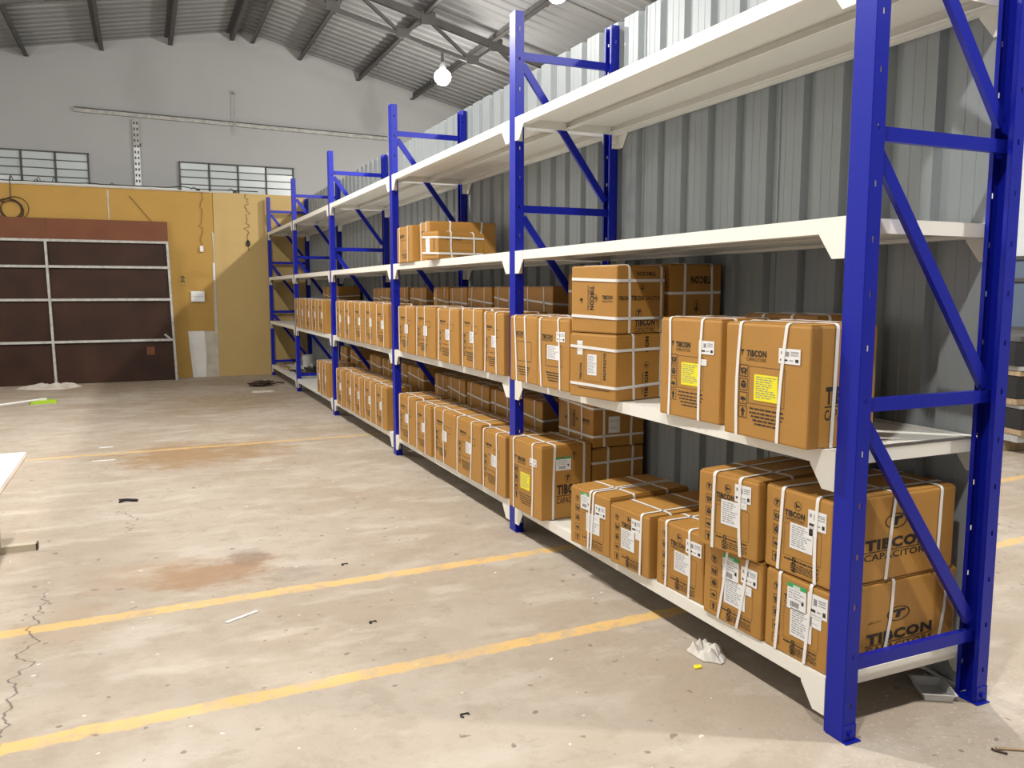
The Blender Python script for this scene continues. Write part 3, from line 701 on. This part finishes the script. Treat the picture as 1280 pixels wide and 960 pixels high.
row([(4.98+i*.388, 4.98+i*.388+.378) for i in range(5)], -.028, Z1, .370, .28, 'bottom shelf', b2)
row([(4.87+i*.400, 4.87+i*.400+.390) for i in range(5)], -.030, Z2, .372, .28, 'second shelf', b2)
row([(5.05, 5.52), (5.56, 5.98), (6.07, 6.44), (6.46, 6.90)], .33, Z1, .510, .28, 'bottom shelf', b2, False)
row([(4.95, 5.42), (5.45, 5.82), (6.05, 6.40), (6.42, 6.74)], .33, Z2, .507, .28, 'second shelf', b2, False)
row([(7.52+i*.405, 7.52+i*.405+.395) for i in range(5)], -.015, Z2, .374, .28, 'second shelf', b3)
row([(7.38, 7.70), (7.72, 8.05)], -.022, Z1, .372, .28, 'bottom shelf', b3)
row([(7.40, 7.85), (7.99, 8.36)], .33, Z1, .510, .28, 'bottom shelf', b3, False)
row([(8.40, 8.86), (8.90, 9.36)], .33, Z2, .530, .28, 'second shelf', b3, False)
g = 'cartons on the third shelf'
carton('carton farthest from the viewer of the three on the third shelf', (-.02, 4.60), (-.02, 4.205), .272, .30, Z3, g, 'plain', None, 'VY', su=(.2, .72))
carton('middle and tallest of the three cartons on the third shelf, one white label', (.03, 4.185), (.03, 3.945), .282, .52, Z3, g, 'plain', None, 'VY', (('white', (.62, .82, .3, .6)),), su=(.2, .70), sn=(.3, .8))
carton('low skewed carton banded both ways, nearest of the three on the third shelf', (-.075, 3.80), (-.015, 3.625), .190, .42, Z3, g, 'lf2', 'plain', 'HY', (('mini', (.25, .5, .25, .75)),), su=(), sn=(.27, .74))

# ---------------------------------------------------------------- far bay odds and ends
def crumple(name, label, cat, loc, sx, sy, sz, mat, seed, n=18, group=None, flat=False, rz=0):
    mb = MB(); r = random.Random(seed); so = Vector((seed*3.1, seed*1.7, 0))
    vs = []
    for i in range(n+1):
        for k in range(n+1):
            u, v = i/n*2-1, k/n*2-1
            a = math.atan2(v, u); rim = 1+.35*noise.noise(Vector((math.cos(a)*1.3, math.sin(a)*1.3, seed)))
            q = max(abs(u), abs(v)); hgt = max(0, 1-q**2)
            nz = noise.noise(Vector((u*2.2, v*2.2, 0))+so)*.6+noise.noise(Vector((u*5, v*5, 3))+so)*.35
            R = (u*u+v*v)**.5; cx = q/R if R > 1e-6 else 1
            zz = sz*max(0.012, (hgt*(.55+nz) if not flat else (.35+.9*nz)*hgt**.5))
            vs.append((u*cx*sx*rim+nz*.1*sx, v*cx*sy*rim+nz*.08*sy, zz))
    fs = [(i*(n+1)+k, (i+1)*(n+1)+k, (i+1)*(n+1)+k+1, i*(n+1)+k+1) for i in range(n) for k in range(n)]
    mb.add(vs, fs); o = build(mb, name, mat, None, loc=loc, rot=(0,0,rz)); md = o.modifiers.new('thick', 'SOLIDIFY'); md.thickness = .003; md.offset = -1 if False else 1
    return tag(o, label, cat, group)
crumple('plastic_bag', 'crumpled whitish bag on the bottom shelf of the farthest bay', 'bag', (.36, 11.3, HS[0]), .13, .24, .20, M['cloth'], 5)
mb = MB(); mb.lathe([(.085, 0), (.09, .01), (.098, .19), (.10, .20), (.10, .215), (.06, .228)], 20)
tag(build(mb, 'bucket', M['plastic_white'], None, smooth=False, loc=(.40, 10.88, HS[0])), 'white lidded bucket on the bottom shelf of the farthest bay', 'bucket')
def tangle(c, rx, ry, rz, n, seed, turns=5):
    r = random.Random(seed); pts = []
    for i in range(n):
        a = i/n*turns*2*math.pi; k = .6+.4*math.sin(i*.37+seed)
        pts.append((c[0]+rx*k*math.cos(a)+r.uniform(-.02, .02), c[1]+ry*k*math.sin(a)+r.uniform(-.02, .02), c[2]+rz*(.5+.5*math.sin(i*.9+seed))))
    return pts
mb = MB(); mb.tube(tangle((.36, 9.95, HS[0]+.012), .20, .26, .10, 90, 2, 7), .010, 5)
tag(build(mb, 'cable_tangle', M['black'], None), 'heap of black cable on the bottom shelf of the farthest bay', 'cable')
t = thing('plug', 'pair of silver plug ends lying on the black cable heap', 'plug', (.30, 10.0, HS[0]+.122), .4)
for dx in (-.03, .04):
    mb = MB(); mb.lathe([(.016, 0), (.020, .01), (.020, .035), (.012, .045)], 10); build(mb, 'plug_end', M['galv'], t, loc=(dx, dx, 0))
t = thing('wire_rack', 'flat black wire rack lying at the front of the farthest bay', 'rack', (.19, 10.49, HS[0]+.001), .05)
for k in range(7):
    mb = MB(); mb.tube([(-.10+k*.033, -.22, .02), (-.10+k*.033, .22, .02)], .004, 5); build(mb, 'wire', M['black'], t)
for s in (-.22, 0, .22):
    mb = MB(); mb.tube([(-.11, s, .014), (.11, s, .014)], .005, 5); build(mb, 'cross_wire', M['black'], t)
for s in (-.2, .2):
    mb = MB(); mb.box(-.1, .1, s-.01, s+.01, 0, .010); build(mb, 'foot', M['black'], t)
for k in range(2):
    mb = MB(); mb.box(-.02, .02, -.42, .42, 0, .03)
    tag(build(mb, 'batten', M['wood'], None, loc=(.075+k*.055, 11.35, HS[0]+.001), rot=(0, 0, .01*k)), ['wooden batten at the front edge of the farthest bay', 'wooden batten lying behind the front one in the farthest bay'][k], 'batten', 'battens in the farthest bay')

# ---------------------------------------------------------------- leaning shelf unit with brown back boards
t = thing('shelf_unit', 'grey angle iron shelf frame with dark brown back boards leaning on the yellow wall', 'shelving', (-1.425, 11.80, 0), 0)
t.rotation_euler = (math.radians(-5.0), 0, 0)
PX = [0, -1.63, -3.26]
lean = lambda z: -.022*z
for x in PX:
    mb = MB()
    for dy0, dy1, dx0, dx1 in ((0, .004, -.035, .0), (.0, .035, -.004, 0)):
        mb.add([(x+dx0+lean(0), dy0, 0), (x+dx1+lean(0), dy0, 0), (x+dx1+lean(0), dy1, 0), (x+dx0+lean(0), dy1, 0),
                (x+dx0+lean(2.12), dy0, 2.12), (x+dx1+lean(2.12), dy0, 2.12), (x+dx1+lean(2.12), dy1, 2.12), (x+dx0+lean(2.12), dy1, 2.12)],
               [(0,3,2,1),(4,5,6,7),(0,1,5,4),(1,2,6,5),(2,3,7,6),(3,0,4,7)])
    build(mb, 'angle_post', M['angle'], t)
for z in (.62, 1.235, 1.72, 2.10):
    for k in range(2):
        mb = MB(); a, b = PX[k+1]+lean(z), PX[k]-.036+lean(z); mb.box(a, b, -.002, .002, z-.018, z+.018); mb.box(a, b, .002, .034, z+.014, z+.018); build(mb, 'shelf_rail', M['angle'], t)
for k in range(2):
    for z0, z1 in ((.01, .60), (.63, 1.215), (1.25, 1.70), (1.735, 2.08)):
        mb = MB(); a, b = PX[k+1]+lean(z0)-.01, PX[k]-.01+lean(z0); mb.box(a, b, .044, .056, z0, z1); build(mb, 'back_board', M['brown'], t)
for k in range(2):
    mb = MB(); mb.box(PX[k+1]+lean(2.2)+(.002 if k == 0 else 0), PX[k]+lean(2.2), .04, .056, 2.085, 2.425); child(build(mb, 'top_board', M['brown2'], t), 'lighter red-brown top board')
for z in (.62,):
    mb = MB(); mb.bar((-.16, .005, z+.085), (-.05, .03, z-.02), .03, .03); build(mb, 'corner_bracket', M['angle'], t)
mb = MB(); mb.box(-.42, -.31, .034, .043, .40, .52); child(build(mb, 'wood_block', M['brown2'], t), 'small orange-brown block on the back board')

# ---------------------------------------------------------------- things on the yellow wall
t = thing('switch_board', 'white switch board fixed to the yellow wall', 'switch', (-1.075, YB, 1.19))
mb = MB(); mb.box(-.10, .10, -.035, 0, 0, .165); build(mb, 'backing_box', M['plastic_white'], t)
for z0, z1 in ((.085, .16), (.006, .078)):
    mb = MB(); mb.box(-.095, .095, -.042, -.035, z0, z1); build(mb, 'face_plate', M['paper'], t)
for i in range(5):
    mb = MB(); mb.box(-.075+i*.033, -.057+i*.033, -.048, -.042, .103, .140); build(mb, 'rocker', M['plastic_white'], t)
mb = MB(); mb.box(-.09, .09, -.0425, -.042, .078, .0815); build(mb, 'joint', M['greyink'], t)
t = thing('socket', 'old dark power socket on the yellow wall beside the leaning shelf', 'socket', (-1.285, YB, 1.455))
mb = MB(); mb.box(-.05, .05, -.008, 0, 0, .16); build(mb, 'plate', M['ochre'], t)
for dx, dz in ((-.018, .11), (.018, .11), (0, .13), (-.018, .05), (.018, .05), (0, .075)):
    mb = MB(); mb.box(dx-.010, dx+.010, -.012, -.008, dz-.014, dz+.014); build(mb, 'pin_hole', M['black'], t)
def wob(p0, p1, n, amp, seed):
    r = random.Random(seed); return [(p0[0]+(p1[0]-p0[0])*i/n+(noise.noise(Vector((i*.6, seed, 0)))*amp if 0 < i < n else 0), p0[1]+(p1[1]-p0[1])*i/n, p0[2]+(p1[2]-p0[2])*i/n) for i in range(n+1)]
t = thing('hanging_switch', 'small white switch hanging from a wire on the ochre wall', 'switch', (-.99, YB-.012, 2.0))
mb = MB(); mb.box(-.025, .025, -.03, 0, -.03, .06); build(mb, 'body', M['plastic_white'], t)
mb = MB(); mb.tube(wob((.0, -.01, .06), (.03, -.01, .89), 24, .09, 3), .0036, 5, M['wire']); build(mb, 'wire', None, t)
t = thing('hanging_plug', 'dark plug on a brown wire hanging down the paler wall board', 'plug', (-.29, YB-.024, 2.12))
mb = MB(); mb.lathe([(.012, -.05), (.03, -.035), (.03, .02), (.012, .045)], 10); build(mb, 'plug_body', M['black'], t)
mb = MB(); mb.tube(wob((.0, 0, .045), (-.0, 0, .77), 24, .10, 8), .0036, 5, M['wire']); build(mb, 'wire', None, t)
mb = MB(); mb.tube(wob((.0, 0, -.05), (.01, 0, -.12), 4, .02, 9), .004, 5, M['wire']); build(mb, 'lead_end', None, t)
t = thing('cable_coil', 'coil of brown cable hung from the top of the yellow wall', 'cable', (-3.53, YB-.03, 2.52))
for k in range(5):
    mb = MB(); R = .13+.014*k; ox, oz = [(0, 0), (.01, -.01), (-.02, .0), (.05, .02), (-.03, -.02)][k]
    mb.tube([(ox+R*math.cos(a*math.pi/12), .008*(k-2), oz+R*.95*math.sin(a*math.pi/12)) for a in range(25)], .0055, 6); build(mb, 'loop', M['wire'], t, smooth=True)
mb = MB(); mb.tube([(.0, 0, .13), (.005, 0, .25), (.01, -.012, .38), (.012, .03, .47), (.012, .085, .475), (.012, .10, .45)], .006, 6); build(mb, 'hanging_lead', M['wire'], t)
mb = MB(); mb.tube([(-.35, 0, .16), (-.2, 0, .15), (-.06, 0, .09)], .006, 6); build(mb, 'trailing_lead', M['wire'], t)
def wire_top(name, label, x0, x1, mat, seed, r, amp, z=2.905, cat='cable'):
    n = 40; p = []
    for i in range(n+1):
        x = x0+(x1-x0)*i/n; p.append((x, YB+(.02 if name == 'conduit' else .065 if r > .006 else .13)+.015*noise.noise(Vector((i*.3, seed, 1))), z+r+amp*max(0, noise.noise(Vector((i*.35, seed, 5))))))
    mb = MB(); mb.tube(p, r, 6); tag(build(mb, name, mat, None), label, cat, 'wiring along the top of the yellow wall')
wire_top('conduit', 'pale conduit lying along the top of the yellow wall', -4.6, -1.3, M['plastic_white'], 1, .012, .01)
wire_top('cable', 'black cable wandering along the top of the yellow wall', -4.6, -.1, M['black'], 6, .007, .05, 2.935)
wire_top('cable', 'thin arched cable above the conduit at the left end of the yellow wall', -3.6, -2.9, M['wire'], 11, .005, .20, 2.93)
mb = MB(); mb.tube([(-1.98, YB-.01, 2.78), (-1.70, YB-.02, 2.42), (-1.50, YB-.05, 2.16)], .004, 5)
tag(build(mb, 'stay_wire', M['wire'], None), 'thin slanting wire from the yellow wall down to the top brown board', 'wire')
for x, l, k in ((-2.15, 'small black connector lump on top of the yellow wall left of the slotted post', 0), (-1.0, 'small black clip above the hanging white switch', 1), (-.45, 'small black clip at the top of the pale board', 2), (-3.15, 'small black clip near the left window', 3)):
    mb = MB(); mb.box(-.03, .03, -.02, .02, 0, .045); mb.tube([(-.02, 0, .04), (-.06, 0, .07), (-.10, 0, .03)], .006, 5)
    tag(build(mb, 'cable_clip', M['black'], None, loc=(x, YB+.10, 2.906)), l, 'clip', 'clips on top of the yellow wall')
# on the gable wall
mb = MB(); mb.bar((-2.70, YG-.03, 4.155), (2.26, YG-.03, 4.075), .05, .07); r2 = build(mb, 'cable_tray', M['angle'], None)
tag(r2, 'long pale metal cable tray fixed across the white end wall', 'cable tray')
mb = MB(); mb.bar((-2.70, -.032, 4.155+.028), (2.26, -.032, 4.075+.028), .016, .016); o = build(mb, 'tray_lip', M['steel'], r2, loc=(0, YG-.03, 0))
t = thing('slotted_post', 'galvanised slotted steel post upright against the white end wall', 'post', (-1.845, YG, 2.86))
mb = MB(); mb.box(-.045, .045, -.05, 0, 0, .78); build(mb, 'lower_section', M['galv'], t)
mb = MB(); mb.box(-.045, .045, -.05, 0, .782, 1.21); child(build(mb, 'upper_section', M['angle'], t), 'greyer upper section')
sl = MB(); sl.box(-.012, .012, -.002, 0, 0, .04); sl = sl.mesh('slot', M['black'])
for i in range(13):
    for s in (-1, 1): link('slot', sl, t, (s*.022, -.0495, .05+i*.09))
mb = MB(); mb.box(.045, .07, -.04, -.01, .8, .84); build(mb, 'bracket', M['steel'], t)
mb = MB(); mb.tube([(-.345, YG-.085, 3.95), (-.33, YG-.085, 4.62)], .008, 8); mb.box(-.345, -.31, YG-.10, YG, 4.60, 4.64)
tag(build(mb, 'conduit', M['angle'], None), 'short vertical grey conduit crossing the cable tray on the end wall', 'conduit')

# ---------------------------------------------------------------- floor items
t = thing('table', 'low white-topped table with cream panel leg at the left edge', 'table', (-3.1, 2.62, 0))
mb = MB(); mb.box(-.66, .618, -.70, .665, .478, .500); build(mb, 'table_top', M['table'], t)
mb = MB(); mb.box(-.66, .621, -.703, .668, .474, .4785); build(mb, 'edge_band', M['board_edge'], t)
for y in (.52,):
    mb = MB(); mb.box(.455, .495, y-.16 if False else y-.012, y+.012, .03, .475); mb.box(-.5, .48, y-.012, y+.012, .12, .475); build(mb, 'leg_panel', M['leg'], t)
    mb = MB(); mb.box(-.58, .655, y-.025, y+.025, 0, .035); build(mb, 'foot', M['leg'], t)
    mb = MB(); mb.box(.655, .663, y-.027, y+.027, 0, .036); child(build(mb, 'foot_cap', M['wire'], t), 'dark brown foot cap')
crumple('cloth', 'crumpled greyish white cloth on the floor by the leaning shelf', 'cloth', (-3.12, 11.45, 0), .42, .30, .10, M['cloth'], 3, 24, flat=True)
t = thing('floor_wiper', 'lime green floor wiper with white handle lying on the concrete', 'broom', (-3.03, 9.62, 0), math.radians(8))
mb = MB(); mb.box(-.14, .14, -.05, -.015, 0, .04); mb.box(-.14, .14, .015, .05, 0, .04); build(mb, 'head', M['lime'], t)
mb = MB(); mb.box(-.145, .145, -.012, .012, 0, .03); build(mb, 'squeegee_blade', M['black'], t)
mb = MB(); mb.box(-.035, .035, -.02, .02, .03, .065); build(mb, 'socket', M['plastic_white'], t)
mb = MB(); mb.tube([(-.02, 0, .05), (-1.3, -.62, .013)], .012, 8); build(mb, 'handle', M['plastic_white'], t)
mb = MB(); mb.tube(tangle((-.37, 10.45, .016), .17, .16, .05, 110, 4, 9), .010, 5, M['wire']); mb.tube([(-.25, 10.45, .02), (-.12, 10.55, .03), (-.02, 10.62, .012)], .010, 5, M['wire'])
tag(build(mb, 'rope_heap', None, None), 'small heap of dark rope on the floor near the far end of the rack', 'rope')
crumple('paper_scrap', 'pale crumpled paper scraps on the floor just in front of the rope heap', 'paper', (-.45, 9.70, 0), .15, .09, .04, M['cloth'], 9, 10, flat=True)
crumple('crumpled_paper', 'crumpled white paper lying half under the nearest bay', 'paper', (.01, .655, 0), .055, .085, .075, M['scrap'], 12, 7, flat=True)
mb = MB(); mb.prism([(-.02, -.012), (.012, -.014), (.022, .006), (-.004, .014)], 0, .004, 'z'); tag(build(mb, 'paper_bit', M['yellow'], None, loc=(-.091, .577, .0005)), 'tiny yellow scrap on the floor near the crumpled paper', 'paper')
mb = MB(); mb.prism([(-.09, -.012), (.08, -.018), (.09, .010), (-.085, .014)], 0, .004, 'z'); tag(build(mb, 'paper_strip', M['paper'], None, loc=(-2.215, 5.53, .0005)), 'thin white strip lying on the floor before the far yellow line', 'paper')
mb = MB(); mb.prism([(-.06, -.02), (.05, -.018), (.06, .014), (-.05, .012)], 0, .004, 'z'); tag(build(mb, 'paper_strip', M['paper'], None, loc=(-2.22, 6.15, .0005)), 'faint white scrap on the floor beyond the far yellow line', 'paper')
mb = MB(); mb.prism([(-.075, -.035), (-.06, -.045), (.07, .03), (.06, .042)], 0, .003, 'z'); tag(build(mb, 'paper_strip', M['paper'], None, loc=(-1.55, 1.74, .0005)), 'thin white paper sliver in front of the middle yellow line', 'paper')
mb = MB(); mb.tube([(-.05, .03, .008), (-.01, .0, .012), (.06, -.03, .008)], [.006, .009, .010], 6, M['black']); mb.tube([(-.05, -.03, .007), (-.012, 0, .01)], .006, 5, M['black'])
tag(build(mb, 'clip_scrap', None, None, loc=(-2.02, 4.04, 0)), 'small black forked scrap in the middle of the floor', 'scrap')
for x, y, l in ((-1.065, 1.455, 'small dark curl of scrap on the floor between the two near yellow lines'), (-.985, .60, 'tiny dark scrap on the floor in front of the nearest yellow line'), (-1.01, 2.22, 'flat grey washer on the floor just beyond the middle yellow line')):
    mb = MB(); mb.tube([(.015*math.cos(a), .011*math.sin(a), .003+.002*math.sin(3*a)) for a in (0, .6, 1.2, 1.9, 2.6, 3.4, 4.2)], .0028, 5)
    tag(build(mb, 'scrap', M['black'], None, loc=(x, y, 0)), l, 'scrap', 'small scraps on the open floor')
# clear plastic container lying by the back foot of the nearest frame
t = thing('container', 'clear plastic food container on the floor under the nearest frame', 'container', (.522, .090, 0), math.radians(-32))
prof = [(.065, .045), (.085, .060)]
def rrect(a, b, z): return [(-a, -b, z), (a, -b, z), (a, b, z), (-a, b, z)]
mb = MB(); mb.add(rrect(.044, .058, .002)+rrect(.050, .065, .026), [(0,1,2,3)]+[(i, (i+1)%4, 4+(i+1)%4, 4+i) for i in range(4)]); o = build(mb, 'tub', M['clear'], t); md = o.modifiers.new('t', 'SOLIDIFY'); md.thickness = .0015
mb = MB(); mb.add(rrect(.050, .065, .026)+rrect(.056, .071, .027), [(i, (i+1)%4, 4+(i+1)%4, 4+i) for i in range(4)]); o = build(mb, 'rim', M['clear'], t); md = o.modifiers.new('t', 'SOLIDIFY'); md.thickness = .002
mb = MB(); mb.tube([(.50, .34, .008), (.56, .30, .009), (.60, .27, .008), (.632, .25, .009), (.645, .21, .009), (.635, .18, .012), (.632, .15, .009), (.628, .11, .008), (.62, .08, .008)], .008, 8)
tag(build(mb, 'cord', M['strap'], None, smooth=True), 'white cord on the floor under the nearest bay by its back post', 'cord')
t = thing('wire_offcut', 'bent rusty wire offcut on the floor at the bottom right', 'wire', (.385, -.235, .003))
mb = MB(); mb.tube([(.012, -.030, .001), (-.006, .0, .001), (-.004, .008, .001)], .0032, 6); build(mb, 'hook', M['wire'], t)
mb = MB(); mb.tube([(.006, .003, .002), (.05, -.022, .002), (.14, -.075, .002)], .0042, 6); build(mb, 'shank', M['wood'], t)
# stack of stock beyond the partition
def stack():
    y0, y1 = 2.75, 5.6; x0 = 4.75; z = 0
    items = [('bearer', 'wood', .10, .30), ('steel_section', 'galv', .06, .6), ('plank', 'wood', .05, .6), ('steel_section', 'dark', .17, .6), ('plank', 'galv', .035, .6),
             ('plank', 'wood', .05, .6), ('steel_section', 'dark', .19, .6), ('plank', 'wood', .045, .6), ('plank', 'galv', .04, .6), ('steel_section', 'dark', .20, .6), ('steel_section', 'steel', .05, .6)]
    t = thing('stock_stack', 'dark stack of steel sections and planks beyond the partition at the right edge', 'stack', (x0, y0, 0), math.radians(-14))
    rr = random.Random(3)
    for n, m, h, w in items:
        j = rr.uniform(-.03, .03)
        if n == 'bearer':
            for q in (.1, 1.3, 2.5):
                mb = MB(); mb.box(0, .9, q, q+.12, z, z+h); build(mb, n, M[m], t)
        else:
            for k in range(2):
                mb = MB(); mb.box(j+k*.47, j+k*.47+.45, -.05+rr.uniform(-.05, .05), 2.8, z, z+h-.006); build(mb, n, M[m], t)
        z += h
stack()
